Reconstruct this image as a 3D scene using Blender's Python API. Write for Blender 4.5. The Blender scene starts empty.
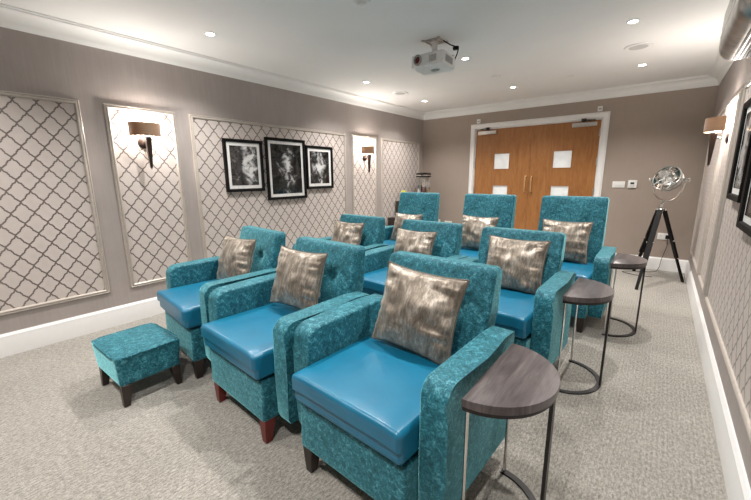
import bpy, bmesh, math, random
from mathutils import Vector, Matrix, noise
random.seed(7)
C = bpy.context.scene.collection
PI = math.pi
W = 4.018; H = 2.40; YB = -7.7          # room width, ceiling height, rear wall behind the camera

# ---------------------------------------------------------------- materials
def new_mat(name):
    m = bpy.data.materials.new(name); m.use_nodes = True
    nt = m.node_tree; b = nt.nodes['Principled BSDF']
    return m, nt, b
def N(nt, t, **kw):
    n = nt.nodes.new(t)
    for k, v in kw.items():
        if k in n.inputs: n.inputs[k].default_value = v
        else: setattr(n, k, v)
    return n
def mth(nt, op, a, b=None, c=None):
    n = nt.nodes.new('ShaderNodeMath'); n.operation = op
    for i, x in enumerate((a, b, c)):
        if x is None: continue
        if isinstance(x, (int, float)): n.inputs[i].default_value = x
        else: nt.links.new(x, n.inputs[i])
    return n.outputs[0]
def ramp(nt, fac, stops):
    r = nt.nodes.new('ShaderNodeValToRGB'); e = r.color_ramp.elements
    while len(e) < len(stops): e.new(0.5)
    for i, (p, c) in enumerate(stops):
        e[i].position = p; e[i].color = (*c, 1)
    nt.links.new(fac, r.inputs[0]); return r.outputs[0]
def coords(nt, scale=(1, 1, 1), kind='Object'):
    tc = nt.nodes.new('ShaderNodeTexCoord'); mp = nt.nodes.new('ShaderNodeMapping')
    mp.inputs['Scale'].default_value = scale
    nt.links.new(tc.outputs[kind], mp.inputs[0]); return mp.outputs[0]
def tex_noise(nt, vec, scale, detail=4, rough=.55, dist=0):
    n = N(nt, 'ShaderNodeTexNoise'); n.inputs['Scale'].default_value = scale
    n.inputs['Detail'].default_value = detail; n.inputs['Roughness'].default_value = rough
    n.inputs['Distortion'].default_value = dist
    nt.links.new(vec, n.inputs['Vector']); return n.outputs[0]
def bump(nt, b, h, strength, dist=.01):
    n = N(nt, 'ShaderNodeBump'); n.inputs['Strength'].default_value = strength
    n.inputs['Distance'].default_value = dist
    nt.links.new(h, n.inputs['Height']); nt.links.new(n.outputs[0], b.inputs['Normal'])
def plain(name, col, rough=.5, metal=0, spec=.5, emit=None, es=0, **kw):
    m, nt, b = new_mat(name)
    vec = coords(nt)
    f = tex_noise(nt, vec, kw.get('ns', 30), 3)
    k = kw.get('nv', .06)
    c = ramp(nt, f, [(.3, tuple(x*(1-k) for x in col)), (.7, tuple(min(1, x*(1+k)) for x in col))])
    nt.links.new(c, b.inputs['Base Color'])
    b.inputs['Roughness'].default_value = rough; b.inputs['Metallic'].default_value = metal
    b.inputs['Specular IOR Level'].default_value = spec
    if emit: b.inputs['Emission Color'].default_value = (*emit, 1); b.inputs['Emission Strength'].default_value = es
    return m

def velvet(name, lo, mid, hi, sheen, scale=1.9):
    m, nt, b = new_mat(name)
    vec = coords(nt)
    a = tex_noise(nt, vec, 26*scale, 8, .72, .9)
    bb = tex_noise(nt, vec, 110*scale, 4, .7, .4)
    g = tex_noise(nt, vec, 5*scale, 3, .5, .3)
    v = mth(nt, 'ADD', mth(nt, 'MULTIPLY', a, .6), mth(nt, 'ADD', mth(nt, 'MULTIPLY', bb, .28), mth(nt, 'MULTIPLY', g, .12)))
    c = ramp(nt, v, [(.40, lo), (.52, mid), (.65, hi)])  # palest stop paints the pile's highlights into the colour
    nt.links.new(c, b.inputs['Base Color'])
    nt.links.new(ramp(nt, v, [(.42, (.75,)*3), (.6, (.42,)*3)]), b.inputs['Roughness'])
    b.inputs['Specular IOR Level'].default_value = .35
    b.inputs['Sheen Weight'].default_value = 1.0; b.inputs['Sheen Roughness'].default_value = .35
    b.inputs['Sheen Tint'].default_value = (*sheen, 1)
    bump(nt, b, v, .45, .006)
    return m
M = {}
M['velvet'] = velvet('teal_crushed_velvet', (.004, .045, .062), (.010, .128, .172), (.14, .44, .52), (.3, .75, .8))
def leather():
    m, nt, b = new_mat('blue_leather')
    vec = coords(nt)
    v = N(nt, 'ShaderNodeTexVoronoi'); v.inputs['Scale'].default_value = 260; nt.links.new(vec, v.inputs['Vector'])
    n = tex_noise(nt, vec, 6, 4)
    nt.links.new(ramp(nt, n, [(.3, (.004, .12, .215)), (.7, (.006, .15, .265))]), b.inputs['Base Color'])
    b.inputs['Roughness'].default_value = .33; b.inputs['Specular IOR Level'].default_value = .55
    h = mth(nt, 'ADD', mth(nt, 'MULTIPLY', v.outputs['Distance'], .25), mth(nt, 'MULTIPLY', n, 1.2))
    bump(nt, b, h, .22, .004); return m
M['leather'] = leather()
def pillow_mat():
    m, nt, b = new_mat('bronze_crushed_silk')
    vec = coords(nt, (1, 1, 1))
    a = tex_noise(nt, coords(nt, (1.6, 1, .8)), 9, 8, .72, .7)
    bb = tex_noise(nt, coords(nt, (1, 1, .22)), 75, 5, .7, .4)
    v = mth(nt, 'ADD', mth(nt, 'MULTIPLY', a, .6), mth(nt, 'MULTIPLY', bb, .4))
    nt.links.new(ramp(nt, v, [(.38, (.11, .088, .068)), (.5, (.24, .20, .16)), (.62, (.52, .47, .41))]), b.inputs['Base Color'])
    b.inputs['Roughness'].default_value = .42; b.inputs['Metallic'].default_value = .5
    b.inputs['Sheen Weight'].default_value = .4; b.inputs['Sheen Tint'].default_value = (.9, .85, .75, 1)
    bump(nt, b, v, .35, .006); return m
M['pillow'] = pillow_mat()
M['piping'] = plain('grey_piping', (.12, .10, .08), .5)
M['dark_leg'] = plain('dark_wood_leg', (.022, .013, .010), .35)
M['red_leg'] = plain('mahogany_leg', (.13, .010, .006), .3)
M['chrome'] = plain('chrome', (.75, .74, .72), .12, 1)
M['steel'] = plain('dark_steel', (.035, .032, .032), .4, .6)
M['brushed'] = plain('brushed_metal', (.55, .54, .52), .32, 1)
M['speaker_mesh'] = plain('pale_speaker_mesh', (.50, .50, .49), .6)
M['ac_metal'] = plain('satin_grey_metal', (.46, .455, .44), .35, .85, ns=14, nv=.25)
M['white'] = plain('white_gloss_paint', (.80, .79, .78), .35, nv=.012)
M['plastic'] = plain('white_plastic', (.78, .77, .75), .4)
M['grey_plastic'] = plain('grey_plastic', (.32, .31, .30), .45)
M['ceiling'] = plain('ceiling_paint', (.80, .80, .79), .85, spec=.2, ns=3, nv=.01)
M['black'] = plain('black_satin', (.006, .0055, .0055), .55, spec=.15)
M['mat'] = plain('white_mount_board', (.78, .77, .75), .8)
M['brass'] = plain('brass', (.72, .50, .26), .38, .7)
M['bronze'] = plain('dark_bronze', (.045, .03, .024), .3, .5)
M['cabinet'] = plain('espresso_wood', (.028, .018, .015), .4)
M['screen'] = plain('lcd', (.05, .06, .055), .2)
M['yellow'] = plain('yellow_petal', (.72, .72, .06), .6)
M['green'] = plain('green_stem', (.06, .18, .03), .6)

def wallpaper(name, c0, c1):
    m, nt, b = new_mat(name)
    vec = coords(nt, (1, 1, 1)); v2 = coords(nt, (60, 60, 2.5))
    a = tex_noise(nt, v2, 1, 5, .6); g = tex_noise(nt, vec, 3.5, 4)
    v = mth(nt, 'ADD', mth(nt, 'MULTIPLY', a, .5), mth(nt, 'MULTIPLY', g, .5))
    nt.links.new(ramp(nt, v, [(.35, c0), (.65, c1)]), b.inputs['Base Color'])
    b.inputs['Roughness'].default_value = .6; b.inputs['Specular IOR Level'].default_value = .25
    bump(nt, b, a, .08, .002); return m
M['wall_l'] = wallpaper('taupe_silk_wallpaper', (.345, .305, .285), (.40, .355, .335))
M['wall_b'] = wallpaper('taupe_paint', (.33, .272, .232), (.35, .29, .248))
M['mould'] = plain('champagne_moulding', (.48, .43, .385), .35, .15)

def trellis():
    m, nt, b = new_mat('trellis_wallpaper')
    tc = nt.nodes.new('ShaderNodeTexCoord'); sp = nt.nodes.new('ShaderNodeSeparateXYZ')
    nt.links.new(tc.outputs['Object'], sp.inputs[0])
    u = mth(nt, 'MULTIPLY', sp.outputs['Y'], 1/.126); v = mth(nt, 'MULTIPLY', sp.outputs['Z'], 1/.158)
    s = mth(nt, 'ADD', u, v); d = mth(nt, 'SUBTRACT', u, v)
    def fam(p, q):
        w_ = mth(nt, 'MULTIPLY', mth(nt, 'SINE', mth(nt, 'MULTIPLY', q, 4*PI)), .022)
        f = mth(nt, 'FRACT', mth(nt, 'ADD', p, w_))
        return mth(nt, 'ABSOLUTE', mth(nt, 'SUBTRACT', f, .5))
    a = fam(s, d); c = fam(d, s)
    mn = mth(nt, 'MINIMUM', a, c)
    # a fine rope twist along the lines
    tw = mth(nt, 'MULTIPLY', mth(nt, 'SINE', mth(nt, 'MULTIPLY', v, 2*PI*10)), .012)
    mn = mth(nt, 'ADD', mn, tw)
    col = ramp(nt, mn, [(.038, (.165, .135, .122)), (.066, (.60, .535, .50))])
    n = tex_noise(nt, coords(nt), 14, 4)
    mx = nt.nodes.new('ShaderNodeMix'); mx.data_type = 'RGBA'; mx.blend_type = 'MULTIPLY'; mx.inputs[0].default_value = 1
    nt.links.new(col, mx.inputs[6]); nt.links.new(ramp(nt, n, [(.3, (.93,)*3), (.7, (1.0,)*3)]), mx.inputs[7])
    nt.links.new(mx.outputs[2], b.inputs['Base Color'])
    nt.links.new(ramp(nt, mn, [(.03, (.3,)*3), (.05, (.55,)*3)]), b.inputs['Roughness'])
    bump(nt, b, mn, .06, .002)
    return m
M['trellis'] = trellis()

def carpet():
    m, nt, b = new_mat('ribbed_loop_carpet')
    vec = coords(nt)
    wv = N(nt, 'ShaderNodeTexWave'); wv.inputs['Scale'].default_value = 16; wv.inputs['Distortion'].default_value = 9
    wv.inputs['Detail'].default_value = 3; wv.inputs['Detail Scale'].default_value = 6
    wv.bands_direction = 'X'
    nt.links.new(vec, wv.inputs['Vector'])
    nn = tex_noise(nt, coords(nt, (1.25, .42, 1)), 95, 4, .8)
    g = tex_noise(nt, vec, 2.2, 3)
    v = mth(nt, 'ADD', mth(nt, 'MULTIPLY', wv.outputs['Fac'], .10), mth(nt, 'ADD', mth(nt, 'MULTIPLY', nn, .80), mth(nt, 'MULTIPLY', g, .10)))
    nt.links.new(ramp(nt, v, [(.32, (.13, .117, .10)), (.50, (.335, .31, .27)), (.66, (.56, .53, .475))]), b.inputs['Base Color'])
    b.inputs['Roughness'].default_value = .95; b.inputs['Specular IOR Level'].default_value = .1
    b.inputs['Sheen Weight'].default_value = .3
    bump(nt, b, v, .9, .016); return m
M['carpet'] = carpet()

def wood(name, c0, c1, c2, scale, rough, axis_scale):
    m, nt, b = new_mat(name)
    vec = coords(nt, axis_scale)
    a = tex_noise(nt, vec, scale, 8, .65, 1.2); f = tex_noise(nt, vec, scale*6, 3, .6)
    v = mth(nt, 'ADD', mth(nt, 'MULTIPLY', a, .7), mth(nt, 'MULTIPLY', f, .3))
    nt.links.new(ramp(nt, v, [(.35, c0), (.5, c1), (.65, c2)]), b.inputs['Base Color'])
    b.inputs['Roughness'].default_value = rough
    bump(nt, b, v, .1, .002); return m
M['door_wood'] = wood('oak_veneer', (.25, .098, .027), (.33, .138, .042), (.39, .18, .062), 3, .38, (6, 1, .8))
M['table_wood'] = wood('grey_oak_top', (.045, .035, .036), (.085, .070, .070), (.15, .128, .126), 2.2, .30, (9, .8, 1))

def shade_mat():
    m, nt, b = new_mat('bronze_silk_shade')
    vec = coords(nt, (3, 3, 60)); a = tex_noise(nt, vec, 3, 3)
    nt.links.new(ramp(nt, a, [(.3, (.14, .085, .045)), (.7, (.22, .14, .08))]), b.inputs['Base Color'])
    b.inputs['Roughness'].default_value = .5; b.inputs['Sheen Weight'].default_value = .5
    tr = nt.nodes.new('ShaderNodeBsdfTranslucent'); tr.inputs[0].default_value = (.55, .32, .17, 1)
    mx = nt.nodes.new('ShaderNodeMixShader'); mx.inputs[0].default_value = .07
    nt.links.new(b.outputs[0], mx.inputs[1]); nt.links.new(tr.outputs[0], mx.inputs[2])
    nt.links.new(mx.outputs[0], nt.nodes['Material Output'].inputs[0]); return m
M['shade'] = shade_mat()
def glass_mat(name, col, rough=.05, thin=True):
    m, nt, b = new_mat(name)
    b.inputs['Base Color'].default_value = (*col, 1); b.inputs['Roughness'].default_value = rough
    b.inputs['Transmission Weight'].default_value = .92; b.inputs['IOR'].default_value = 1.3
    vec = coords(nt); n = tex_noise(nt, vec, 8, 2); bump(nt, b, n, .03, .002)
    return m
M['glass'] = glass_mat('clear_glass', (.95, .96, .96))
def photo_mat(name, seed, dark):
    m, nt, b = new_mat(name)
    tc = nt.nodes.new('ShaderNodeTexCoord'); mp = nt.nodes.new('ShaderNodeMapping')
    mp.inputs['Location'].default_value = (seed*3.1, seed*1.7, seed)
    nt.links.new(tc.outputs['Object'], mp.inputs[0])
    a = tex_noise(nt, mp.outputs[0], 11, 6, .62, .5)
    sp = nt.nodes.new('ShaderNodeSeparateXYZ'); nt.links.new(tc.outputs['Object'], sp.inputs[0])
    off = (.04, 0, -.02, .03, 0)[seed-1]
    dy = mth(nt, 'MULTIPLY', mth(nt, 'SUBTRACT', sp.outputs['Y'], off), 9.0); dz = mth(nt, 'MULTIPLY', sp.outputs['Z'], 4.6)
    rr = mth(nt, 'SQRT', mth(nt, 'ADD', mth(nt, 'MULTIPLY', dy, dy), mth(nt, 'MULTIPLY', dz, dz)))
    a = mth(nt, 'ADD', a, mth(nt, 'SUBTRACT', .14, mth(nt, 'MULTIPLY', mth(nt, 'MINIMUM', rr, 1.6), .20)))
    nt.links.new(ramp(nt, a, [(.30, (.012,)*3), (.44+dark, (.05,)*3), (.52+dark, (.30,)*3), (.62+dark, (.68,)*3)]), b.inputs['Base Color'])
    b.inputs['Roughness'].default_value = .12; return m
M['emit'] = plain('lamp_lens', (1, 1, 1), .5, emit=(1, .95, .88), es=22)
M['lit_pane'] = plain('self_lit_pane', (.60, .62, .62), .12, emit=(1, .98, .95), es=.12, ns=6, nv=.15)  # faint emission stands in for light from beyond the doors

# ---------------------------------------------------------------- mesh helpers
def obj(name, bm, mat, parent=None, smooth=True, autos=None):
    me = bpy.data.meshes.new(name); 
    bmesh.ops.recalc_face_normals(bm, faces=bm.faces)
    bm.to_mesh(me); bm.free()
    mats = mat if isinstance(mat, (list, tuple)) else [mat]
    for m_ in mats: me.materials.append(M[m_] if isinstance(m_, str) else m_)
    if smooth:
        for p in me.polygons: p.use_smooth = True
        me.set_sharp_from_angle(angle=math.radians(autos or 38))
    o = bpy.data.objects.new(name, me); C.objects.link(o)
    if parent: o.parent = parent
    return o
def thing(name, label, cat, loc=(0, 0, 0), rz=0, group=None):
    o = bpy.data.objects.new(name, None); C.objects.link(o); o.empty_display_size = .1
    o.location = loc; o.rotation_euler = (0, 0, rz); o['label'] = label; o['category'] = cat
    if group: o['group'] = group
    return o
def tag(o, label, cat, group=None):
    o['label'] = label; o['category'] = cat
    if group: o['group'] = group
    return o
def dup(o, parent=None):
    c = o.copy(); C.objects.link(c)
    if parent: c.parent = parent
    for ch in list(o.children): dup(ch, c)
    return c
def struct(name, bm, mat, parent=None, **kw):
    o = obj(name, bm, mat, parent, **kw)
    if parent is None: o['kind'] = 'structure'
    return o
def box(bm, x0, x1, y0, y1, z0, z1, bev=0, seg=2, mi=0, mtx=None):
    r = bmesh.ops.create_cube(bm, size=1)
    vs = r['verts']
    for v in vs:
        v.co = Vector(((x0+x1)/2+v.co.x*(x1-x0), (y0+y1)/2+v.co.y*(y1-y0), (z0+z1)/2+v.co.z*(z1-z0)))
        if mtx: v.co = mtx @ v.co
    es = {e for v in vs for e in v.link_edges}
    fs = {f for v in vs for f in v.link_faces}
    for f in fs: f.material_index = mi
    if bev: bmesh.ops.bevel(bm, geom=list(es), offset=bev, segments=seg, affect='EDGES', profile=.6)
    return bm
def bx(*a, **k): return box(bmesh.new(), *a, **k)
def tube(bm, pts, rad, n=12, caps=True, mi=0, closed=False):
    pts = [Vector(p) for p in pts]; rads = rad if isinstance(rad, (list, tuple)) else [rad]*len(pts)
    rings = []; up = None; m = len(pts)
    for i, p in enumerate(pts):
        if closed: t = (pts[(i+1) % m]-pts[(i-1) % m]).normalized()
        else: t = (pts[min(i+1, m-1)]-pts[max(i-1, 0)]).normalized()
        if up is None: up = Vector((0, 0, 1)) if abs(t.z) < .9 else Vector((1, 0, 0))
        a = t.cross(up).normalized(); b_ = a.cross(t).normalized(); up = b_
        rings.append([bm.verts.new(p+rads[i]*(math.cos(2*PI*k/n)*a+math.sin(2*PI*k/n)*b_)) for k in range(n)])
    for i in range(m if closed else m-1):
        r0, r1 = rings[i], rings[(i+1) % m]
        for k in range(n):
            f = bm.faces.new((r0[k], r0[(k+1) % n], r1[(k+1) % n], r1[k])); f.material_index = mi
    if caps and not closed:
        bm.faces.new(rings[0][::-1]).material_index = mi; bm.faces.new(rings[-1]).material_index = mi
    return bm
def tb(*a, **k): return tube(bmesh.new(), *a, **k)
def lathe(bm, prof, n=32, mtx=None, cap=True, mi=0, sx=1, sy=1):
    rings = []
    for (r, z) in prof:
        ring = []
        for k in range(n):
            co = Vector((r*math.cos(2*PI*k/n)*sx, r*math.sin(2*PI*k/n)*sy, z))
            ring.append(bm.verts.new(mtx @ co if mtx else co))
        rings.append(ring)
    for i in range(len(rings)-1):
        for k in range(n):
            bm.faces.new((rings[i][k], rings[i][(k+1) % n], rings[i+1][(k+1) % n], rings[i+1][k])).material_index = mi
    if cap:
        for q in (rings[0][::-1], rings[-1]): bm.faces.new(q).material_index = mi
    return bm
def lt(*a, **k): return lathe(bmesh.new(), *a, **k)
def prism(bm, pts, h0, h1, ax='z', bev=0, seg=2, mtx=None):
    """polygon pts (2D) extruded along an axis"""
    def mk(p, h):
        co = {'z': (p[0], p[1], h), 'x': (h, p[0], p[1]), 'y': (p[0], h, p[1])}[ax]
        co = Vector(co); return mtx @ co if mtx else co
    a = [bm.verts.new(mk(p, h0)) for p in pts]; b_ = [bm.verts.new(mk(p, h1)) for p in pts]
    fs = [bm.faces.new(a[::-1]), bm.faces.new(b_)]
    n = len(pts)
    for i in range(n): fs.append(bm.faces.new((a[i], a[(i+1) % n], b_[(i+1) % n], b_[i])))
    if bev:
        es = [e for e in set(fs[0].edges) | set(fs[1].edges)]
        bmesh.ops.bevel(bm, geom=es, offset=bev, segments=seg, affect='EDGES', profile=.6)
    return bm
def rbox(hx, hy, hz, r, n=8, k=4, f=None, bm=None):
    """rounded box of half sizes, dense enough to be shaped by f(Vector)->Vector"""
    bm = bm or bmesh.new()
    def ticks(h):
        c = h-r
        t = [-h+r*i/k*1.0 for i in range(k)] + [-c+2*c*i/n for i in range(n+1)] + [c+r*(i+1)/k for i in range(k)]
        return t
    T = [ticks(hx), ticks(hy), ticks(hz)]; hh = (hx, hy, hz); cache = {}
    def vert(p):
        key = tuple(round(x, 6) for x in p)
        if key in cache: return cache[key]
        q = Vector([max(-(h-r), min(h-r, x)) for x, h in zip(p, hh)]); d = Vector(p)-q
        # spread the corner ticks evenly in angle
        if d.length > 1e-9:
            dd = Vector([math.tan(max(-1, min(1, x/r))*PI/4) if abs(x) < r*.9999 else (1 if x > 0 else -1) for x in d])
            d = dd.normalized()*r
        co = q+d
        if f: co = f(co)
        v = bm.verts.new(co); cache[key] = v; return v
    for ax in range(3):
        a1, a2 = [i for i in range(3) if i != ax]
        for s in (-1, 1):
            for i in range(len(T[a1])-1):
                for j in range(len(T[a2])-1):
                    c = []
                    for (ii, jj) in ((i, j), (i+1, j), (i+1, j+1), (i, j+1)):
                        p = [0, 0, 0]; p[ax] = s*hh[ax]; p[a1] = T[a1][ii]; p[a2] = T[a2][jj]; c.append(vert(p))
                    try: bm.faces.new(c)
                    except ValueError: pass
    return bm

# ---------------------------------------------------------------- the room
struct('floor', bx(-.1, W+.1, YB-.1, .1, -.1, 0), 'carpet')
struct('ceiling', bx(-.1, W+.1, YB-.1, .1, H, H+.1), 'ceiling')
struct('wall_left', bx(-.1, 0, YB-.1, .1, 0, H), 'wall_l')
struct('wall_right', bx(W, W+.1, YB-.1, .1, 0, H), 'wall_l')
bm = bmesh.new()      # back wall with its door opening
box(bm, -.1, 1.03, 0, .1, 0, H); box(bm, 2.88, W+.1, 0, .1, 0, H); box(bm, 1.03, 2.88, 0, .1, 2.035, H)
struct('wall_back', bm, 'wall_b')
struct('wall_front', bx(-.1, W+.1, YB-.1, YB, 0, H), 'wall_b')

BP = [(0, 0), (.022, 0), (.022, .125), (.018, .138), (.018, .150), (.010, .162), (.006, .168), (0, .168)]
def basebd(name, p0, p1):
    p0 = Vector(p0); p1 = Vector(p1); t = (p1-p0).normalized(); n = Vector((-t.y, t.x, 0))
    bm = bmesh.new(); a = [bm.verts.new(p0+n*x+Vector((0, 0, z))) for x, z in BP]; b_ = [bm.verts.new(p1+n*x+Vector((0, 0, z))) for x, z in BP]
    bm.faces.new(a); bm.faces.new(b_[::-1])
    for i in range(len(BP)-1): bm.faces.new((a[i], a[i+1], b_[i+1], b_[i]))
    struct(name, bm, 'white', autos=25)
basebd('baseboard_left', (0, 0, 0), (0, YB, 0))
basebd('baseboard_right', (W, YB, 0), (W, 0, 0))
basebd('baseboard_back', (.95, 0, 0), (0, 0, 0)); basebd('baseboard_back', (W, 0, 0), (2.96, 0, 0))
# coved cornice
CP = [(0, -.115), (.008, -.115), (.010, -.103)] + [(.012+.078*(1-math.cos(a*PI/12)), -.100+.078*math.sin(a*PI/12)) for a in range(0, 7)] + [(.098, -.020), (.100, -.010), (.112, -.008), (.112, 0)]
def cornice(name, p0, p1):
    p0 = Vector(p0); p1 = Vector(p1); t = (p1-p0).normalized(); n = Vector((-t.y, t.x, 0))
    bm = bmesh.new(); A = [bm.verts.new(p0+n*x+t*x+Vector((0, 0, H+z))) for x, z in CP]; B_ = [bm.verts.new(p1+n*x-t*x+Vector((0, 0, H+z))) for x, z in CP]
    for i in range(len(CP)-1): bm.faces.new((A[i], A[i+1], B_[i+1], B_[i]))
    struct(name, bm, 'ceiling', autos=30)
cornice('trim_1', (0, 0, 0), (0, YB, 0)); cornice('trim_2', (W, YB, 0), (W, 0, 0)); cornice('trim_3', (W, 0, 0), (0, 0, 0))

# panelled wallpaper frames on both side walls
MP = [(0, 0), (.002, .010), (.008, .014), (.014, .010), (.020, .016), (.028, .018), (.034, .012), (.038, 0)]   # (inward, proud)
tn = 4
def panel(side, y0, y1, z0=.305, z1=1.872):
    global tn
    x = 0 if side < 0 else W; s = -side
    bm = bmesh.new(); rings = []
    for (i, h) in MP:
        rings.append([bm.verts.new((x+s*h, yy, zz)) for yy, zz in ((y0+i, z0+i), (y1-i, z0+i), (y1-i, z1-i), (y0+i, z1-i))])
    for a in range(len(rings)-1):
        for k in range(4): bm.faces.new((rings[a][k], rings[a][(k+1) % 4], rings[a+1][(k+1) % 4], rings[a+1][k]))
    o = struct('trim_%d' % tn, bm, 'mould', autos=20); tn += 1
    bm = bmesh.new(); xa, xb = sorted((x+s*.0005, x+s*.004)); box(bm, xa, xb, y0+.03, y1-.03, z0+.03, z1-.03)
    obj('wallpaper_panel', bm, 'trellis', o, smooth=False)
for (a, b_) in ((-7.35, -5.165), (-5.012, -4.455), (-4.33, -2.145), (-2.02, -1.43), (-1.30, -.145)): panel(-1, a, b_)
for (a, b_) in ((-4.60, -2.38), (-2.22, -1.62), (-1.47, -.20)): panel(1, a, b_)

# ---------------------------------------------------------------- double doors
bm = bmesh.new()
prof = [(0, 0), (0, -.022), (.014, -.028), (.060, -.024), (.070, -.014), (.080, -.012), (.080, 0)]
path = [(1.03, 0), (1.03, 2.035), (2.88, 2.035), (2.88, 0)]; out = [(-1, 0), (-1, 1), (1, 1), (1, 0)]
rings = []
for (px, pz), (ox, oz) in zip(path, out):
    rings.append([bm.verts.new((px+ox*d, y, pz+oz*d)) for d, y in prof])
for a in range(3):
    for k in range(len(prof)-1): bm.faces.new((rings[a][k], rings[a][k+1], rings[a+1][k+1], rings[a+1][k]))
box(bm, 1.03, 1.045, 0, .1, 0, 2.035); box(bm, 2.865, 2.88, 0, .1, 0, 2.035); box(bm, 1.03, 2.88, 0, .1, 2.02, 2.035)
struct('trim_door_frame', bm, 'white', autos=25).name = 'trim_%d' % tn; tn += 1

def leaf(name, x0, x1, hinge_left):
    cx = (x0+x1)/2; z0, z1 = .008, 2.017; y0, y1 = .006, .050
    pw = .136; P = [(.845, 1.112), (1.362, 1.630)]
    bm = bmesh.new()
    zs = [z0, P[0][0], P[0][1], P[1][0], P[1][1], z1]
    for i in range(5):
        if i % 2 == 0: box(bm, x0, x1, y0, y1, zs[i], zs[i+1])
        else: box(bm, x0, cx-pw, y0, y1, zs[i], zs[i+1]); box(bm, cx+pw, x1, y0, y1, zs[i], zs[i+1])
    d = struct(name, bm, 'door_wood', smooth=False)
    for (a, b_) in P:
        bb = bmesh.new()
        for q in ((cx-pw, cx-pw+.012, a, b_), (cx+pw-.012, cx+pw, a, b_), (cx-pw+.012, cx+pw-.012, a, a+.012), (cx-pw+.012, cx+pw-.012, b_-.012, b_)):
            box(bb, q[0], q[1], y0-.006, y1, q[2], q[3], bev=.002, seg=1)
        fr = obj('glazing_bead', bb, 'door_wood', d)
        obj('glass_pane', bx(cx-pw+.010, cx+pw-.010, .022, .030, a+.010, b_-.010), 'lit_pane', fr, smooth=False)
    hx = x1-.045 if hinge_left else x0+.045
    bb = tb([(hx, y0, 1.01), (hx, -.038, 1.01), (hx, -.045, 1.03), (hx, -.045, 1.23), (hx, -.038, 1.25), (hx, y0, 1.25)], .0095)
    obj('pull_handle', bb, 'brass', d)
    hg = x0+.002 if hinge_left else x1-.002
    for z in (.25, 1.02, 1.45, 1.85): obj('hinge', tb([(hg, -.004, z-.05), (hg, -.004, z+.05)], .009), 'brushed', d)
    # overhead closer: body on the leaf, arm up to the frame
    bx0 = x0+.05 if hinge_left else x1-.29
    cb = obj('door_closer', rbox(.155, .022, .028, .006, 2, 2, lambda v: v+Vector((bx0+.12+(.03 if hinge_left else -.03), y0-.022, 1.965))), 'brushed', d)
    px_ = bx0+.16 if hinge_left else bx0+.08; qx = bx0+.02 if hinge_left else bx0+.22
    bb = bmesh.new(); tube(bb, [(px_, -.02, 1.985), (px_, -.02, 2.01)], .010)
    box(bb, -.11, .11, -.009, .009, -.003, .003, mtx=Matrix.Translation(((px_+qx)/2, -.065, 2.012)) @ Matrix.Rotation(math.radians(38 if hinge_left else -38), 4, 'Z'))
    box(bb, -.09, .09, -.008, .008, -.003, .003, mtx=Matrix.Translation(((px_+qx)/2-.01, -.075, 2.02)) @ Matrix.Rotation(math.radians(-35 if hinge_left else 35), 4, 'Z'))
    box(bb, px_-.03, px_+.03, -.045, -.026, 2.012, 2.045)
    obj('closer_arm', bb, 'steel', cb)
leaf('door_1', 1.047, 1.9535, True); leaf('door_2', 1.9575, 2.863, False)
# no lobby is built behind the doors; the panes glow by themselves
for x, lb, s in ((1.085, 'small white door contact sensor above the left door corner', 1), (2.835, 'small white door sensor above the right door corner', 1)):
    t = thing('door_sensor', lb, 'sensor', (x, 0, 2.16))
    obj('housing', rbox(.030, .014, .034, .005, 2, 2, lambda v: v+Vector((0, -.014, 0))), 'plastic', t)
    obj('sensor_window', bx(-.016, .016, -.0295, -.027, -.012, .006), 'grey_plastic', t)

# ---------------------------------------------------------------- plates on the back wall
def plate(name, label, cat, x, z, w, h, detail):
    t = thing(name, label, cat, (x, 0, z))
    obj('face_plate', rbox(w/2, .005, h/2, .003, 2, 2, lambda v: v+Vector((0, -.005, 0))), 'plastic', t)
    if detail == 'switch':
        for dx in (-.032, 0, .032): obj('rocker', bx(dx-.010, dx+.010, -.0145, -.009, -.014, .014, bev=.002), 'plastic', t)
    elif detail == 'socket':
        for dx in (-.036, .036):
            b1 = bmesh.new()
            box(b1, dx-.0035, dx+.0035, -.0108, -.009, .004, .013); box(b1, dx-.013, dx-.007, -.0108, -.009, -.010, -.006); box(b1, dx+.007, dx+.013, -.0108, -.009, -.010, -.006)
            obj('socket_hole', b1, 'black', t, smooth=False)
            obj('rocker', bx(dx*.35-.005, dx*.35+.005, -.013, -.009, .016, .030, bev=.001), 'plastic', t)
    elif detail == 'thermo':
        obj('body', rbox(w/2-.008, .010, h/2-.008, .004, 2, 2, lambda v: v+Vector((0, -.018, 0))), 'plastic', t)
        obj('display', bx(-.022, .022, -.0295, -.027, .000, .026), 'screen', t, smooth=False)
        for dx in (-.015, 0, .015): obj('button', bx(dx-.004, dx+.004, -.031, -.027, -.024, -.016, bev=.001), 'grey_plastic', t)
    return t
plate('light_switch', 'white double light switch plate on taupe wall beside the doors', 'switch', 3.155, 1.130, .146, .086, 'switch')
plate('thermostat', 'white square thermostat with small screen on taupe wall', 'thermostat', 3.312, 1.135, .100, .105, 'thermo')
plate('wall_socket', 'left of two white socket plates low on wall behind the back row', 'socket', .335, .42, .146, .086, 'socket')
plate('wall_socket', 'right of two white socket plates low on wall near the doors', 'socket', .575, .40, .146, .086, 'socket')
plate('wall_socket', 'white double socket with black plug behind the tripod lamp', 'socket', 3.735, .455, .146, .086, 'socket')
t = thing('power_plug', 'black plug and hanging cable in the socket behind tripod lamp', 'plug', (3.771, -.0135, .455))
obj('plug_body', rbox(.024, .016, .024, .008, 2, 3, lambda v: v+Vector((0, -.016, -.002))), 'black', t)
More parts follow.
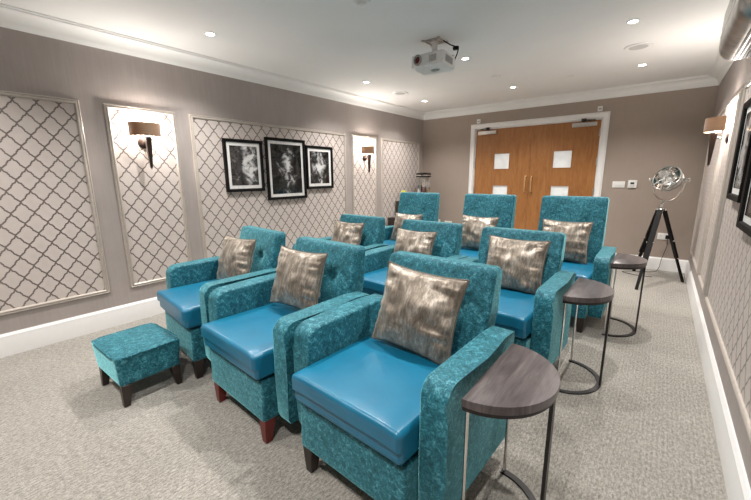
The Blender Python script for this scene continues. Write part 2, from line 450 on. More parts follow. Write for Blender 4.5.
def bez(p, n=24):
    p = [Vector(q) for q in p]; o_ = []
    for i in range(len(p)-1):
        a, b_ = p[i], p[i+1]; ta = (p[min(i+1, len(p)-1)]-p[max(i-1, 0)])/2; tb_ = (p[min(i+2, len(p)-1)]-p[i])/2
        for k in range(n):
            s = k/n; o_.append(a*(2*s**3-3*s**2+1)+ta*(s**3-2*s*s+s)+b_*(-2*s**3+3*s*s)+tb_*(s**3-s*s))
    o_.append(p[-1]); return o_
obj('cable', tb(bez([(0, -.022, -.026), (.005, -.03, -.12), (-.03, -.04, -.30), (-.05, -.06, -.435), (-.12, -.22, -.449), (-.30, -.30, -.449), (-.42, -.42, -.449), (-.25, -.52, -.449), (-.10, -.50, -.449)], 8), .0035, 6), 'black', t)

# ---------------------------------------------------------------- armchairs
def make_chair(name, label, high=False, legmat='dark_leg', group=None):
    top = 1.07 if high else .88
    t = thing(name, label, 'armchair', group=group)
    sw = .282    # half seat width
    # base box below the cushion
    def fb(v):
        v = v+Vector((0, -.052, .232))
        s = (v.z-.125)/.21
        if v.y < -.2: v.y += .006*s
        return v
    obj('base', rbox(sw-.004, .335, .107, .014, 6, 3, fb), 'velvet', t)
    def fs(v):
        u = v.x/sw; w = v.y/.27
        z = v.z
        if v.z > 0: z += .006*(1-u*u)*(1-w*w) - .010*max(0, abs(u)-.86)/.14
        y = v.y + (-.012 if v.z < 0 and v.y < -.2 else 0)*-1
        # soft piped top edge
        return Vector((v.x*(1+.012*(1-w*w)), y-.150, z+.422))
    obj('seat_cushion', rbox(sw-.002, .270, .067, .018, 12, 4, fs), 'leather', t)
    # backrest: reclined front, near vertical rear
    hz = (top-.14)/2
    def fk(v):
        s = (v.z+hz)/(2*hz); f = (v.y+.5)/1.0      # v.y in -.5...5 -> front..rear
        zz = .14+s*2*hz
        front = .115+(.250-.115)*max(0, min(1, (zz-.45)/(top-.45))) if zz > .45 else .115
        rear = .27+.055*s
        y = front+(rear-front)*f
        if f < .5:
            wgt = (1-2*f)
            y -= .018*wgt*(1-(v.x/sw)**2)*math.sin(PI*max(0, min(1, (zz-.46)/(top-.46))))
            for bxp in (-.13, .13):
                for bz in ((.66, .86) if high else (.70,)):
                    d2 = ((v.x-bxp)**2+(zz-bz)**2); y += .026*math.exp(-d2/.0011)*wgt
        q = max(0, min(1, (zz-.60)/.10)); wx = 1.0+(.0 if high else .04)*q*q*(3-2*q)
        return Vector((v.x*wx, y, zz))
    # rounded box in y uses unit depth scaled down afterwards
    r = .030
    def fk2(v):   # v.y in +-.09 -> f
        return fk(Vector((v.x, v.y/.18, v.z)))
    bk = obj('backrest', rbox(sw-.003, .09, hz, r, 22, 4, fk2), 'velvet', t)
    for bxp in (-.13, .13):
        for bz in ((.66, .86) if high else (.70,)):
            p = fk(Vector((bxp, -.5, (bz-.14)/(2*hz)*2*hz-hz)))
            obj('button', lt([(.001, .004), (.006, .0035), (.010, .001), (.011, -.004)], 12, Matrix.Translation(p+Vector((0, -.001, 0))) @ Matrix.Rotation(math.radians(70), 4, 'X')), 'velvet', bk)
    # arms: rounded nose, flat top, recessed outer panel
    def nose(y, z, r, a0, a1, n=7):
        return [(y+r*math.cos(a0+(a1-a0)*i/n), z+r*math.sin(a0+(a1-a0)*i/n)) for i in range(n+1)]
    for s in (-1, 1):
        poly = [(-.305, .130)] + [(-.317, .16), (-.320, .30), (-.318, .52)] + nose(-.248, .562, .070, PI, PI/2, 8)[1:] + [(-.05, .636), (.14, .640), (.24, .632), (.262, .57), (.235, .125)]
        bmm = bmesh.new(); x0, x1 = sorted((s*(sw+.001), s*(sw+.110)))
        prism(bmm, poly, x0, x1, 'x')
        side = [f for f in bmm.faces if len(f.verts) > 6 and abs(f.calc_center_median().x - s*(sw+.110)) < 1e-4]
        bmesh.ops.inset_region(bmm, faces=side, thickness=.034, depth=0)
        inner = side[0]
        for v in inner.verts: v.co.x -= s*.014
        # outer lip of the top pad flares a little
        es = [e for e in bmm.edges if all(abs(abs(v.co.x)-(sw+.110)) < 1e-4 or abs(abs(v.co.x)-(sw+.001)) < 1e-4 for v in e.verts) and abs(e.verts[0].co.x-e.verts[1].co.x) < 1e-5]
        bmesh.ops.bevel(bmm, geom=es, offset=.013, segments=3, affect='EDGES', profile=.5)
        for v in bmm.verts:
            if v.co.z > .585 and abs(v.co.x) > sw+.08: v.co.x += s*.007
            nz = noise.noise(v.co*7)*.0012; v.co.y += nz; v.co.z += nz*.5
        obj('arm', bmm, 'velvet', t, autos=50)
    for sx in (-1, 1):
        for ly in (-.350, .225):
            lg = bmesh.new(); ring = []
            ax = sx*.246
            for z, h in ((0, .018), (.06, .024), (.132, .030)):
                off = (0.0 if ly > 0 else -.008*(1-z/.132))
                ring.append([lg.verts.new((ax+h*a, ly+off+h*b_, z)) for a, b_ in ((-1, -1), (1, -1), (1, 1), (-1, 1))])
            for i in range(2):
                for k in range(4): lg.faces.new((ring[i][k], ring[i][(k+1) % 4], ring[i+1][(k+1) % 4], ring[i+1][k]))
            lg.faces.new(ring[0][::-1]); lg.faces.new(ring[-1])
            bmesh.ops.bevel(lg, geom=list(lg.edges), offset=.003, segments=1, affect='EDGES')
            obj('leg', lg, legmat, t)
    return t
G1, G2, G3 = 'armchairs in the front row', 'armchairs in the middle row', 'high back armchairs in the back row'
low = make_chair('armchair', '', False)
def put(o, lb, grp, x, y, deg, nm=None):
    o.location = (x, y, 0); o.rotation_euler = (0, 0, math.radians(deg)); o['label'] = lb; o['group'] = grp
    return o
chairs = {}
chairs['c3'] = put(low, 'teal velvet armchair at the front, nearest camera, beside largest side table', G1, 2.836, -4.825, -2.5)
red = dup(low)
for ch in red.children:
    if ch.name.startswith('leg'):
        ch.data = ch.data.copy(); ch.data.materials[0] = M['red_leg']
chairs['c2'] = put(red, 'teal velvet armchair with reddish mahogany legs in the middle of front row', G1, 2.045, -4.815, -3.5)
chairs['c1'] = put(dup(low), 'teal velvet armchair directly behind the footstool, left end of front row', G1, 1.222, -4.735, -6.5)
chairs['2c'] = put(dup(low), 'teal velvet armchair in second row, beside the middle side table', G2, 2.868, -3.65, -1.5)
chairs['2b'] = put(dup(low), 'teal velvet armchair in the centre of the second row', G2, 2.080, -3.60, -3)
chairs['2a'] = put(dup(low), 'teal velvet armchair at left end of second row, nearest the patterned wall', G2, 1.255, -3.57, -4)
hi = make_chair('armchair', '', True)
chairs['3c'] = put(hi, 'high back teal armchair in back row, beside the farthest side table', G3, 3.000, -2.50, 0)
chairs['3b'] = put(dup(hi), 'high back teal armchair in the centre of the back row, before left door', G3, 2.175, -2.50, -2)
chairs['3a'] = put(dup(hi), 'high back teal armchair at left of back row, in front of dark cabinet', G3, 1.275, -2.50, -4)

# ---------------------------------------------------------------- scatter cushions
def cushion_bm(seed, w=.215, h=.195, th=.078):
    bm = bmesh.new(); n = 30; vs = {}
    sx_, sy_ = seed*3.7, seed*1.9
    for side in (-1, 1):
        for i in range(n+1):
            for j in range(n+1):
                u = -math.cos(PI*i/n)*.35+(-1+2*i/n)*.65; v = -math.cos(PI*j/n)*.35+(-1+2*j/n)*.65
                edge = i in (0, n) or j in (0, n)
                if edge and side == 1: vs[side, i, j] = vs[-1, i, j]; continue
                e = max(0, (1-u*u)*(1-v*v))
                t = th*(e**.5)
                # gathers that run in from the seams
                g = (noise.noise(Vector((sx_+u*1.5, v*9, side)))*(abs(u)**3) + noise.noise(Vector((u*9, sy_+v*1.5, side)))*(abs(v)**3))*.034
                g += noise.noise(Vector((sx_+u*2.5, sy_+v*2.5, side*2)))*.016
                t = t + g*min(1, e*5)
                x = u*w*(1-.085*(1-v*v)); z = v*h*(1-.085*(1-u*u))
                vs[side, i, j] = bm.verts.new((x, side*t, z))
    for side in (-1, 1):
        for i in range(n):
            for j in range(n): bm.faces.new((vs[side, i, j], vs[side, i+1, j], vs[side, i+1, j+1], vs[side, i, j+1]))
    rim = [(Vector(vs[-1, i, j].co)) for i, j in [(i, 0) for i in range(n)]+[(n, j) for j in range(n)]+[(i, n) for i in range(n, 0, -1)]+[(0, j) for j in range(n, 0, -1)]]
    return bm, rim
def cushion(ch, label, dx, roll, seed, sc=1.0, yaw=0, dy=0, dz=0):
    c = chairs[ch]; a = c.rotation_euler.z
    t = thing('scatter_cushion', label, 'cushion', group='bronze scatter cushions on the armchairs')
    bm, rim = cushion_bm(seed)
    cv = obj('cover', bm, 'pillow', t, autos=180)
    obj('piping', tube(bmesh.new(), rim, .0038, 6, closed=True), 'piping', t)
    lean = math.radians(18)
    m = (Matrix.Translation(c.location) @ Matrix.Rotation(a, 4, 'Z') @ Matrix.Translation((dx, .032+dy, .698+dz)) @ Matrix.Rotation(yaw, 4, 'Z')
         @ Matrix.Rotation(-lean, 4, 'X') @ Matrix.Rotation(math.radians(roll), 4, 'Y') @ Matrix.Scale(sc, 4))
    t.location = m.to_translation(); t.rotation_euler = m.to_euler(); t.scale = (sc,)*3
    return t
cushion('c3', 'large bronze velvet cushion on the armchair nearest the camera', .005, 3, 1, .97, .04, .040, -.022)
cushion('c2', 'bronze velvet cushion on the red legged armchair in the front row', -.015, 1, 2, .90, .12, .02, -.01)
cushion('c1', 'bronze velvet cushion on the armchair behind the footstool', .01, 0, 3, .90, .14, .02, -.025)
cushion('2a', 'bronze cushion on second row armchair closest to the patterned wall', .0, 1, 4, .90, .1, .02, -.028)
cushion('2b', 'bronze cushion on the central armchair of the second row', -.03, 1, 5, .90, .08, .02, -.04)
cushion('2c', 'bronze cushion on second row armchair beside the middle side table', .03, 1, 6, .95, .06, .04, -.03)
cushion('3a', 'pale bronze cushion on high back armchair before the dark cabinet', -.02, 1, 7, .90, .1, .02, -.04)
cushion('3b', 'pale bronze cushion on high back armchair in centre of back row', -.02, 1, 8, .93, .06, .02, -.022)
cushion('3c', 'pale bronze cushion on high back armchair beside farthest side table', -.01, 1, 9, .97, .05, .02, -.020)

# ---------------------------------------------------------------- footstool
t = thing('footstool', 'small teal velvet footstool on dark wooden legs in front of left armchair', 'footstool', (1.215, -5.375, 0), math.radians(1))
def ff(v):
    s = (v.z+.09)/.18
    return Vector((v.x*(.94+.07*s), v.y*(.94+.07*s), v.z+.215+(.006*(1-(v.x/.21)**2)*(1-(v.y/.175)**2) if v.z > 0 else 0)))
ob = obj('body', rbox(.205, .172, .090, .014, 8, 3, ff), 'velvet', t)
rim = [(x*.208, y*.175, .300) for x, y in ((-1, -1), (1, -1), (1, 1), (-1, 1))]
rp = []
for i in range(4):
    a, b_ = Vector(rim[i]), Vector(rim[(i+1) % 4])
    for k in range(1, 8): rp.append(a+(b_-a)*k/8)
obj('piping', tube(bmesh.new(), rp, .005, 6, closed=True), 'velvet', ob)
for sx in (-1, 1):
    for sy in (-1, 1):
        lg = bmesh.new(); rr = []
        for z, h in ((0, .016), (.13, .026)):
            ox = sx*(.168+.012*(1-z/.13)); oy = sy*(.132+.012*(1-z/.13))
            rr.append([lg.verts.new((ox+h*a, oy+h*b_, z)) for a, b_ in ((-1, -1), (1, -1), (1, 1), (-1, 1))])
        for k in range(4): lg.faces.new((rr[0][k], rr[0][(k+1) % 4], rr[1][(k+1) % 4], rr[1][k]))
        lg.faces.new(rr[0][::-1]); lg.faces.new(rr[1])
        bmesh.ops.bevel(lg, geom=list(lg.edges), offset=.003, segments=1, affect='EDGES')
        obj('leg', lg, 'dark_leg', t)

# ---------------------------------------------------------------- D-shaped side tables
def make_table(label):
    t = thing('side_table', label, 'side table', group='half round side tables along the aisle')
    ry, rx = .236, .222; n = 36
    arc = [(rx*math.sin(PI*i/n), -ry*math.cos(PI*i/n)) for i in range(n+1)]
    arc = [(0, arc[0][1]), (.02, arc[0][1])] + arc[2:-2] + [(.02, arc[-1][1]), (0, arc[-1][1])]
    obj('tabletop', prism(bmesh.new(), arc, .572, .600, 'z', bev=.003), 'table_wood', t, autos=30)
    # under-frame and floor ring: flat bars following the D
    def bar(z0, z1, w):
        o_ = []; i_ = []
        for i in range(n+1):
            a = PI*i/n; o_.append(((rx-.006)*math.sin(a), -(ry-.006)*math.cos(a))); i_.append(((rx-.006-w)*math.sin(a), -(ry-.006-w)*math.cos(a)))
        bm = bmesh.new(); vo = [[bm.verts.new((*p, z)) for p in o_] for z in (z0, z1)]; vi = [[bm.verts.new((*p, z)) for p in i_] for z in (z0, z1)]
        for k in range(n):
            bm.faces.new((vo[0][k], vo[0][k+1], vo[1][k+1], vo[1][k])); bm.faces.new((vi[0][k], vi[1][k], vi[1][k+1], vi[0][k+1]))
            bm.faces.new((vo[1][k], vo[1][k+1], vi[1][k+1], vi[1][k])); bm.faces.new((vo[0][k], vi[0][k], vi[0][k+1], vo[0][k+1]))
        for k in (0, n): bm.faces.new((vo[0][k], vo[1][k], vi[1][k], vi[0][k]))
        return bm
    obj('apron_ring', bar(.556, .572, .014), 'steel', t, autos=30)
    obj('floor_ring', bar(.001, .009, .026), 'steel', t, autos=30)
    obj('leg', bx(rx-.018, rx-.006, -.019, .019, .009, .558, bev=.0015, seg=1), 'steel', t)
    for y in (-ry+.020, ry-.020):
        obj('leg', tb([(.012, y, .009), (.012, y, .558)], .006, 10), 'chrome', t)
    return t
tb1 = make_table('dark half round side table nearest the camera, against the front armchair arm')
tb1.location = (3.238, -4.885, 0); 
tb2 = dup(tb1); tb2.location = (3.275, -3.650, 0); tb2['label'] = 'dark half round side table in middle of aisle, beside second row armchair'
tb3 = dup(tb1); tb3.location = (3.398, -2.590, 0); tb3['label'] = 'dark half round side table farthest from camera, in front of tripod lamp'

# ---------------------------------------------------------------- wall sconces
def make_sconce(label):
    t = thing('wall_sconce', label, 'wall lamp', group='bronze shaded wall sconces')   # local: x away from wall, z up, origin at wall
    obj('backplate', lt([(.001, .018), (.036, .016), (.050, .010), (.053, 0)], 28, Matrix.Translation((0, 0, 1.565)) @ Matrix.Rotation(PI/2, 4, 'Y')), 'bronze', t)
    obj('arm', tb(bez([(.012, 0, 1.565), (.06, 0, 1.563), (.085, 0, 1.575), (.090, 0, 1.600)], 6), .006, 10), 'chrome', t)
    cone = lt([(.008, 1.345), (.012, 1.352), (.032, 1.590), (.032, 1.598)], 4, Matrix.Translation((.095, 0, 0)) @ Matrix.Rotation(PI/4, 4, 'Z'))
    c = obj('tapered_stem', cone, 'bronze', t, autos=20)
    obj('collar', lt([(.026, 1.598), (.028, 1.602), (.026, 1.612)], 20, Matrix.Translation((.095, 0, 0))), 'chrome', c)
    obj('finial', lt([(.002, 1.330), (.008, 1.337), (.008, 1.342), (.004, 1.346)], 12, Matrix.Translation((.095, 0, 0))), 'chrome', c)
    bm = bmesh.new(); n = 40
    for r0, flip in ((1, 0), (.975, 1)):
        pr_ = []
        for k in range(n+1):
            a = math.radians(-92+184*k/n)
            pr_.append([bm.verts.new((.045+r0*.118*math.cos(a), r0*.122*math.sin(a), z)) for z in (1.612, 1.722)])
        for k in range(n): bm.faces.new((pr_[k][0], pr_[k+1][0], pr_[k+1][1], pr_[k][1]))
    obj('lamp_shade', bm, 'shade', t, autos=60)
    obj('bulb', lt([(.002, 1.690), (.012, 1.684), (.019, 1.668), (.018, 1.652), (.010, 1.635), (.008, 1.612)], 16, Matrix.Translation((.085, 0, 0))), 'emit', t)
    return t
s1 = make_sconce('bronze shaded wall light on left wall, nearest the camera'); s1.location = (0, -4.745, .015)
s2 = dup(s1); s2.location = (0, -1.725, -.010); s2['label'] = 'bronze shaded wall light on left wall, right of the framed pictures'
s3 = dup(s1); s3.location = (W, -1.86, -.005); s3.rotation_euler.z = PI; s3['label'] = 'bronze shaded wall light on right wall beyond the framed pictures'
def add_light(kind, name, loc, power, col, **kw):
    l = bpy.data.lights.new(name, kind); l.energy = power; l.color = col
    for k, v in kw.items(): setattr(l, k, v)
    o = bpy.data.objects.new(name, l); C.objects.link(o); o.location = loc; return o
WARM = (1, .93, .86)
for (x, y) in ((.058, -4.745), (.058, -1.725), (W-.058, -1.86)):
    add_light('POINT', 'sconce_light', (x, y, 1.69), 11, WARM, shadow_soft_size=.02)

# ---------------------------------------------------------------- framed pictures
def picture(side, y0, y1, z0, z1, label, seed, dark, fm='black', wf=.032, group=None):
    x = 0.0 if side < 0 else W; s = -side
    t = thing('framed_picture', label, 'picture', (x, (y0+y1)/2, (z0+z1)/2), 0, group)
    hw, hh = (y1-y0)/2, (z1-z0)/2
    bm = bmesh.new(); P = [(0, .005), (0, .034), (.004, .038), (wf-.006, .034), (wf, .028), (wf, .018)]; rings = []
    for i, h in P: rings.append([bm.verts.new((s*h, a*(hw-i), b_*(hh-i))) for a, b_ in ((-1, -1), (1, -1), (1, 1), (-1, 1))])
    for a in range(len(rings)-1):
        for k in range(4): bm.faces.new((rings[a][k], rings[a][(k+1) % 4], rings[a+1][(k+1) % 4], rings[a+1][k]))
    obj('frame', bm, fm, t, autos=20)
    def slab(nm, i, d0, d1, m, par):
        xa, xb = sorted((s*d0, s*d1)); return obj(nm, bx(xa, xb, -(hw-i), hw-i, -(hh-i), hh-i), m, par, smooth=False)
    mt = slab('mount', wf-.003, .006, .019, 'mat', t)
    slab('print', wf+.036, .0195, .021, photo_mat('print_%d' % seed, seed, dark), mt)
    return t
GP = 'framed black and white prints'
picture(-1, -4.02, -3.555, 1.118, 1.672, 'left of three black framed monochrome prints on the left wall', 1, 0)
picture(-1, -3.508, -2.925, 1.005, 1.722, 'largest, central black framed monochrome print on the left wall', 2, .03)
picture(-1, -2.912, -2.438, 1.116, 1.665, 'right of three black framed monochrome prints on the left wall', 3, -.01)
picture(1, -3.22, -2.74, 1.108, 1.70, 'farther dark framed monochrome print on right wall beside the wall light', 4, -.02, 'black', .036)
picture(1, -3.92, -3.32, .985, 1.76, 'nearer dark framed monochrome print on right wall, cut by photo edge', 5, -.02, 'black', .036)

# ---------------------------------------------------------------- ceiling fittings
def make_down(label, grp):
    t = thing('downlight', label, 'ceiling light', group=grp)
    obj('bezel', lt([(.030, -.001), (.030, -.004), (.036, -.007), (.043, -.005), (.045, 0)], 28, cap=False), 'white', t)
    obj('lens', lt([(.001, -.0035), (.029, -.0035), (.0295, -.002)], 24), 'emit', t)
    return t
spots = [(.66, -4.40, 'recessed ceiling spotlight nearest the left wall and the camera'),
         (.65, -2.44, 'recessed ceiling spotlight above the three framed prints'),
         (.62, -1.00, 'recessed ceiling spotlight in the far left corner of ceiling'),
         (1.97, -2.50, 'recessed ceiling spotlight just right of the projector'),
         (1.95, -1.00, 'recessed ceiling spotlight in front of the left door'),
         (3.32, -2.50, 'recessed ceiling spotlight on right, nearest the wall mounted air conditioner'),
         (3.32, -1.09, 'recessed ceiling spotlight above the tripod lamp, in far right corner')]
d0 = None
POW = 58
for (x, y, lb) in spots:
    if d0 is None: d0 = make_down(lb, 'recessed ceiling spotlights'); o = d0
    else: o = dup(d0)
    o.location = (x, y, H); o['label'] = lb
lights = [(x, y) for x, y, _ in spots] + [(1.97, -4.40), (3.32, -4.40), (.66, -6.2), (1.97, -6.3), (3.32, -6.2)]
for (x, y) in lights:
    o = add_light('SPOT', 'downlight_beam', (x, y, H-.012), POW, (1, .965, .925), shadow_soft_size=.035, spot_size=math.radians(130), spot_blend=.8)
def disc(name, lb, cat, x, y, prof, m, parts=None):
    t = thing(name, lb, cat, (x, y, H)); obj('body', lt(prof, 36), m, t, autos=30); return t
t = disc('ceiling_speaker', 'round white ceiling speaker grille above the right aisle', 'speaker', 3.32, -1.80, [(.110, 0), (.110, -.004), (.104, -.008), (.098, -.008)], 'white')
obj('grille', lt([(.098, -.0075), (.05, -.0085), (.001, -.009)], 36), 'speaker_mesh', t)
t = disc('ceiling_speaker', 'round white ceiling speaker grille near the left wall', 'speaker', .63, -1.68, [(.110, 0), (.110, -.004), (.104, -.008), (.098, -.008)], 'white')
obj('grille', lt([(.098, -.0075), (.05, -.0085), (.001, -.009)], 36), 'speaker_mesh', t)
t = disc('smoke_detector', 'white smoke detector on ceiling at the top edge', 'detector', 1.96, -4.06, [(.055, 0), (.055, -.012), (.050, -.018), (.040, -.022)], 'plastic')
obj('sensor_cap', lt([(.034, -.022), (.030, -.036), (.018, -.042), (.001, -.043)], 24), 'plastic', t)
t = disc('ceiling_sensor', 'small round ceiling sensor in line between two central spotlights', 'sensor', 1.97, -1.67, [(.05, 0), (.05, -.006), (.044, -.012), (.001, -.014)], 'plastic')
t = disc('ceiling_sensor', 'small flat ceiling disc above the right door', 'sensor', 2.64, -1.10, [(.032, 0), (.032, -.005), (.026, -.009), (.001, -.010)], 'plastic')

# ---------------------------------------------------------------- projector on the ceiling
t = thing('projector', 'white ceiling mounted projector on a short pole', 'projector', (1.965, -3.10, 0))
bm = bmesh.new()
for a in (45, 135):
    box(bm, -.115, .115, -.012, .012, H-.006, H-.001, mtx=Matrix.Rotation(math.radians(a), 4, 'Z'))
for k in range(4):
    a = math.radians(90*k); box(bm, .062, .070, -.066, .066, H-.008, H-.001, mtx=Matrix.Rotation(a, 4, 'Z'))
obj('ceiling_bracket', bm, 'brushed', t)
obj('pole', lt([(.030, 2.30), (.026, 2.31), (.024, 2.38), (.034, 2.385), (.034, 2.394)], 24), 'plastic', t)
bm = bmesh.new(); box(bm, -.11, .11, -.055, .055, 2.283, 2.291, bev=.002)
for sx in (-1, 1):
    for sy in (-1, 1): box(bm, -.012, .10, -.007, .007, 2.278, 2.284, mtx=Matrix.Translation((sx*.05, sy*.04, 0)) @ Matrix.Rotation(math.atan2(sy, sx*1.6), 4, 'Z'))
tube(bm, [(0, 0, 2.288), (0, 0, 2.31)], .02)
obj('mount_plate', bm, 'grey_plastic', t)
pr = bpy.data.objects.new('dummy', None); bpy.data.objects.remove(pr)
tilt = Matrix.Translation((0, -.02, 2.222)) @ Matrix.Rotation(math.radians(-4), 4, 'X') @ Matrix.Diagonal((.80, .80, .95, 1))
cs = obj('casing', rbox(.190, .140, .055, .014, 4, 4, lambda v: tilt @ Vector((v.x, v.y, v.z))), 'plastic', t)
L_ = tilt @ Matrix.Translation((-.105, -.140, .004)) @ Matrix.Rotation(PI/2, 4, 'X')
obj('lens_barrel', lt([(.046, -.004), (.046, .016), (.040, .020), (.034, .020), (.030, .006)], 28, L_), 'grey_plastic', cs)
obj('lens', lt([(.030, .004), (.022, .012), (.001, .016)], 24, L_), plain('coated_lens', (.14, .02, .02), .05, .3), cs)
bm = bmesh.new()
for k in range(7): box(bm, .03, .115, -.1425, -.138, -.026+k*.008, -.022+k*.008, mtx=tilt)
obj('vent', bm, 'grey_plastic', cs, smooth=False)
bm = bmesh.new()
for k in range(9): box(bm, .188, .1925, -.08+k*.018, -.07+k*.018, -.028, .028, mtx=tilt)
obj('vent', bm, 'grey_plastic', cs, smooth=False)
obj('foot_pad', lt([(.05, -.056), (.05, -.061), (.042, -.064), (.001, -.064)], 20, tilt @ Matrix.Translation((.02, .02, 0)), sx=1, sy=.6), 'grey_plastic', cs)
obj('cable', tb(bez([(.13, .12, 2.25), (.17, .10, 2.33), (.12, .05, 2.36), (.07, .02, 2.395)], 8), .005, 8), 'black', t)
obj('cable_plug', rbox(.024, .014, .014, .005, 2, 2, lambda v: v+Vector((.155, .09, 2.335))), 'black', t)

# ---------------------------------------------------------------- air conditioner high on right wall
t = thing('air_conditioner', 'silver rounded wall air conditioner high on the right wall', 'air conditioner', (W, -3.08, 2.15))
def fa(v):
    y = v.y; s = min(1, max(0, (abs(y)-.36)/.12)); k = 1-.28*s*s
    return Vector((-.100+v.x*(k if v.x < 0 else 1), y, v.z*(1-.12*s*s)))
cs = obj('casing', rbox(.099, .48, .175, .090, 24, 8, fa), 'ac_metal', t)
bm = bmesh.new()
for k in range(5): box(bm, -.125+k*.020, -.113+k*.020, -.36, .36, -.179, -.168, mtx=None)
obj('outlet_louvre', bm, 'black', cs, smooth=False)
obj('trim_strip', bx(-.2015, -.193, -.34, .34, -.040, -.030), 'chrome', cs, smooth=False)

# ---------------------------------------------------------------- searchlight on tripod
ax, ay, az = 3.655, -.72, .885
t = thing('tripod_floor_lamp', 'chrome searchlight lamp on black wooden tripod in the far right corner', 'floor lamp', (ax, ay, 0))
for (fx, fy) in ((3.545, -1.235), (3.962, -.56), (3.47, -.30)):
    A = Vector((0, 0, az)); F = Vector((fx-ax, fy-ay, 0)); D = (F-A)
    hd = Vector((D.x, D.y, 0)).normalized()
    top = A+hd*.035+Vector((0, 0, -.02)); T = F-top
    side = hd.cross(Vector((0, 0, 1)))
    bm = bmesh.new(); mid = top+T*.66
    def leg_sec(a, b_, w, th):
        d = (b_-a); q = d.to_track_quat('Z', 'Y'); L2 = d.length
        xa = side; za = d.normalized(); ya = za.cross(xa)
        m = Matrix((( xa.x, ya.x, za.x, a.x), (xa.y, ya.y, za.y, a.y), (xa.z, ya.z, za.z, a.z), (0, 0, 0, 1)))
        box(bm, -w/2, w/2, -th/2, th/2, 0, L2, bev=.002, seg=1, mtx=m)
    leg_sec(top, mid, .052, .022); leg_sec(top+T*.60+hd*-.002, F+Vector((0, 0, .004)), .028, .018)
    lg = obj('leg', bm, 'black', t)
    p = top+T*.42
    bk = bmesh.new(); tube(bk, [p-side*.036, p+side*.036], .010, 12); tube(bk, [mid-side*.020, mid+side*.034], .009, 12)
    obj('knob', bk, 'chrome', lg)
    bk = bmesh.new(); tube(bk, [top-side*.030, top+side*.030], .012, 12)
    obj('hinge_pin', bk, 'chrome', lg)
obj('hub', lt([(.012, az-.06), (.028, az-.05), (.034, az-.02), (.034, az+.004), (.018, az+.012), (.012, az+.05), (.016, az+.055)], 24), 'chrome', t)
HC = Vector((.030, -.01, 1.205)); R_ = .155; HS = .86
# direction the lamp looks: up and towards the left/front
dirv = Vector((-.42, -.70, .42)).normalized()
sidev = dirv.cross(Vector((0, 0, 1))).normalized(); upv = sidev.cross(dirv).normalized()
pv = Vector((-.6, .35, 0)); 
yk = []
for i in range(25):
    a = PI*(i/24); yk.append(HC-Vector((0, 0, 1))*(.185*math.sin(a))*1.30 + sidev*(.170*math.cos(a)))
bm = bmesh.new(); tube(bm, yk, .008, 8); tube(bm, [(0, 0, az+.04), tuple(yk[12]+Vector((0, 0, .005)))], .011, 10)
obj('yoke', bm, 'chrome', t)
Mh = Matrix(((sidev.x, upv.x, dirv.x, HC.x), (sidev.y, upv.y, dirv.y, HC.y), (sidev.z, upv.z, dirv.z, HC.z), (0, 0, 0, 1))) @ Matrix.Scale(HS, 4)
hd_ = obj('lamp_head', lt([(.001, -.150), (.05, -.146), (.10, -.120), (.140, -.060), (.152, 0), (.155, .045), (.166, .048), (.168, .062), (.158, .066), (.150, .060), (.146, .02), (.125, -.04), (.08, -.08), (.001, -.10)], 40, Mh, cap=False), 'chrome', t)
obj('bulb', lt([(.001, .03), (.02, .024), (.032, 0), (.026, -.03), (.014, -.06), (.012, -.1)], 20, Mh), 'plastic', hd_)
bm = bmesh.new()
for r in (.10, .05): tube(bm, [Mh @ Vector((r*math.cos(2*PI*k/28), r*math.sin(2*PI*k/28), .078)) for k in range(28)], .0035, 6, closed=True)
for k in range(8):
    a = PI*k/4; tube(bm, [Mh @ Vector((.05*math.cos(a)*.0, .05*math.sin(a)*0, .080)), Mh @ Vector((.160*math.cos(a), .160*math.sin(a), .064))], .0035, 6)
obj('front_grille', bm, 'chrome', hd_)
bm = bmesh.new()
for s in (-1, 1): tube(bm, [HC+sidev*s*.128, HC+sidev*s*.195], .012, 12); tube(bm, [HC+sidev*s*.178, HC+sidev*s*.202], .022, 12)
obj('knob', bm, 'chrome', hd_)
bm = bmesh.new()
for k in range(4): tube(bm, [Mh @ Vector(((.145-.018*k)*math.cos(2*PI*i/32), (.145-.018*k)*math.sin(2*PI*i/32), -.050-k*.022)) for i in range(32)], .006, 6, closed=True)
obj('cooling_ring', bm, 'brushed', hd_)

# ---------------------------------------------------------------- cabinet and things in the far left corner
t = thing('cabinet', 'dark wooden cabinet against the left wall in the far corner', 'cabinet', (.222, -.585, 0))
obj('carcass', bx(-.195, .165, -.335, .335, .05, .82, bev=.003), 'cabinet', t)
obj('worktop', bx(-.20, .18, -.345, .345, .82, .845, bev=.004), 'cabinet', t)
obj('plinth', bx(-.18, .145, -.315, .315, 0, .05), 'black', t)
for sy in (-1, 1):
    d = obj('door', bx(.166, .182, sy*.166-.160, sy*.166+.160, .07, .80, bev=.002), 'cabinet', t)
    obj('handle', tb([(.198, sy*.03, .45), (.198, sy*.03, .60)], .005, 8), 'brushed', d)
t = tag(obj('storage_box', bx(.03, .40, -1.16, -.955, .0, .58, bev=.006), 'cabinet'), 'low dark box standing in front of the dark cabinet by left wall', 'box')
t = thing('drinks_dispenser', 'black topped glass dispenser standing on the dark cabinet', 'dispenser', (.262, -.40, .845))
obj('base', lt([(.13, 0), (.13, .025), (.10, .032), (.03, .034), (.02, .10)], 32), 'black', t)
obj('top', lt([(.10, .40), (.135, .405), (.135, .465), (.11, .475), (.04, .482)], 32), 'black', t)
obj('chrome_band', lt([(.1365, .425), (.1365, .445)], 32, cap=False), 'chrome', t)
obj('post', tb([(0, 0, .03), (0, 0, .41)], .012), 'chrome', t)
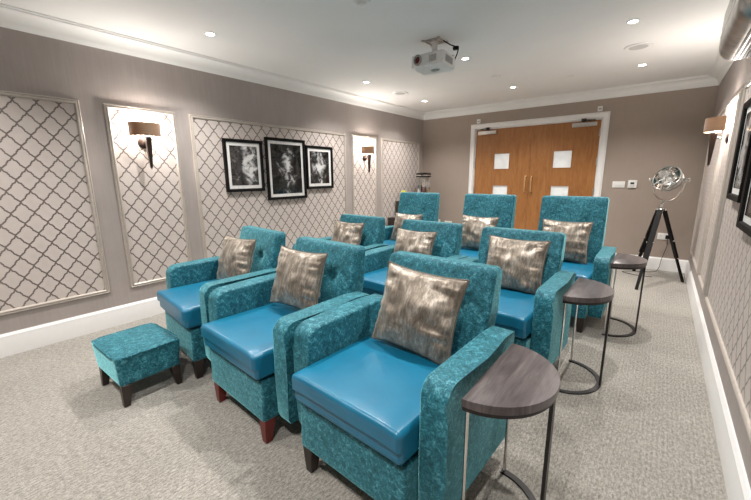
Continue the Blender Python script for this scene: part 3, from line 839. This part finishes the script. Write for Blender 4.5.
for k in range(5):
    a = 2*PI*k/5+.3; p = Vector((.085*math.cos(a), .085*math.sin(a), 0))
    j = obj('jar', lt([(.030, .10), (.034, .11), (.034, .38), (.028, .395)], 20, Matrix.Translation(p)), 'glass', t)
    obj('filling', lt([(.027, .115), (.027, .20+.03*(k % 3))], 16, Matrix.Translation(p)), ['brass', 'bronze', 'dark_leg', 'mat', 'red_leg'][k], j)
    obj('tap', lt([(.012, .065), (.020, .075), (.022, .10)], 12, Matrix.Translation(p)), 'chrome', j)
t = thing('flower_vase', 'small vase with yellow flowers standing on the dark cabinet', 'flowers', (.12, -.82, .845))
obj('vase', lt([(.022, 0), (.030, .02), (.030, .06), (.018, .09), (.020, .10)], 20), 'glass', t)
st = obj('stem', tb([(0, 0, .01), (.004, 0, .10), (.006, 0, .14)], .003, 6), 'green', t)
for (dx, dy, dz) in ((0, 0, .155), (.028, .01, .135), (-.024, .012, .140), (.004, -.028, .130)):
    bm = bmesh.new()
    for k in range(8):
        a = 2*PI*k/8
        m = Matrix.Translation((dx, dy, dz)) @ Matrix.Rotation(a, 4, 'Z') @ Matrix.Rotation(math.radians(-35), 4, 'Y') @ Matrix.Translation((.014, 0, 0)) @ Matrix.Diagonal((.030, .016, .009, 1))
        bmesh.ops.create_icosphere(bm, subdivisions=1, radius=1, matrix=m)
    bmesh.ops.create_icosphere(bm, subdivisions=1, radius=.008, matrix=Matrix.Translation((dx, dy, dz)))
    obj('blossom', bm, 'yellow', t)

# ---------------------------------------------------------------- camera, world, view
f, yaw, pitch, roll = 357.55, -0.672, 0.2034, -0.0087
fw = Vector((math.sin(yaw)*math.cos(pitch), math.cos(yaw)*math.cos(pitch), -math.sin(pitch)))
r0 = Vector((math.cos(yaw), -math.sin(yaw), 0)); u0 = r0.cross(fw)
r = math.cos(roll)*r0+math.sin(roll)*u0; u = -math.sin(roll)*r0+math.cos(roll)*u0
cam = bpy.data.cameras.new('camera'); cam.sensor_width = 36; cam.lens = f*36/751; cam.clip_start = .05
co = bpy.data.objects.new('camera', cam); C.objects.link(co)
cp = Vector((3.6461, -6.0534, 1.2712))
co.matrix_world = Matrix(((r.x, u.x, -fw.x, cp.x), (r.y, u.y, -fw.y, cp.y), (r.z, u.z, -fw.z, cp.z), (0, 0, 0, 1)))
sc = bpy.context.scene; sc.camera = co
w = bpy.data.worlds.new('world'); sc.world = w; w.use_nodes = True
w.node_tree.nodes['Background'].inputs[0].default_value = (.9, .92, 1, 1); w.node_tree.nodes['Background'].inputs[1].default_value = .4
sc.view_settings.view_transform = 'Standard'; sc.view_settings.look = 'None'; sc.view_settings.gamma = 1
sc.view_settings.use_curve_mapping = False
sc.view_settings.exposure = 1.1
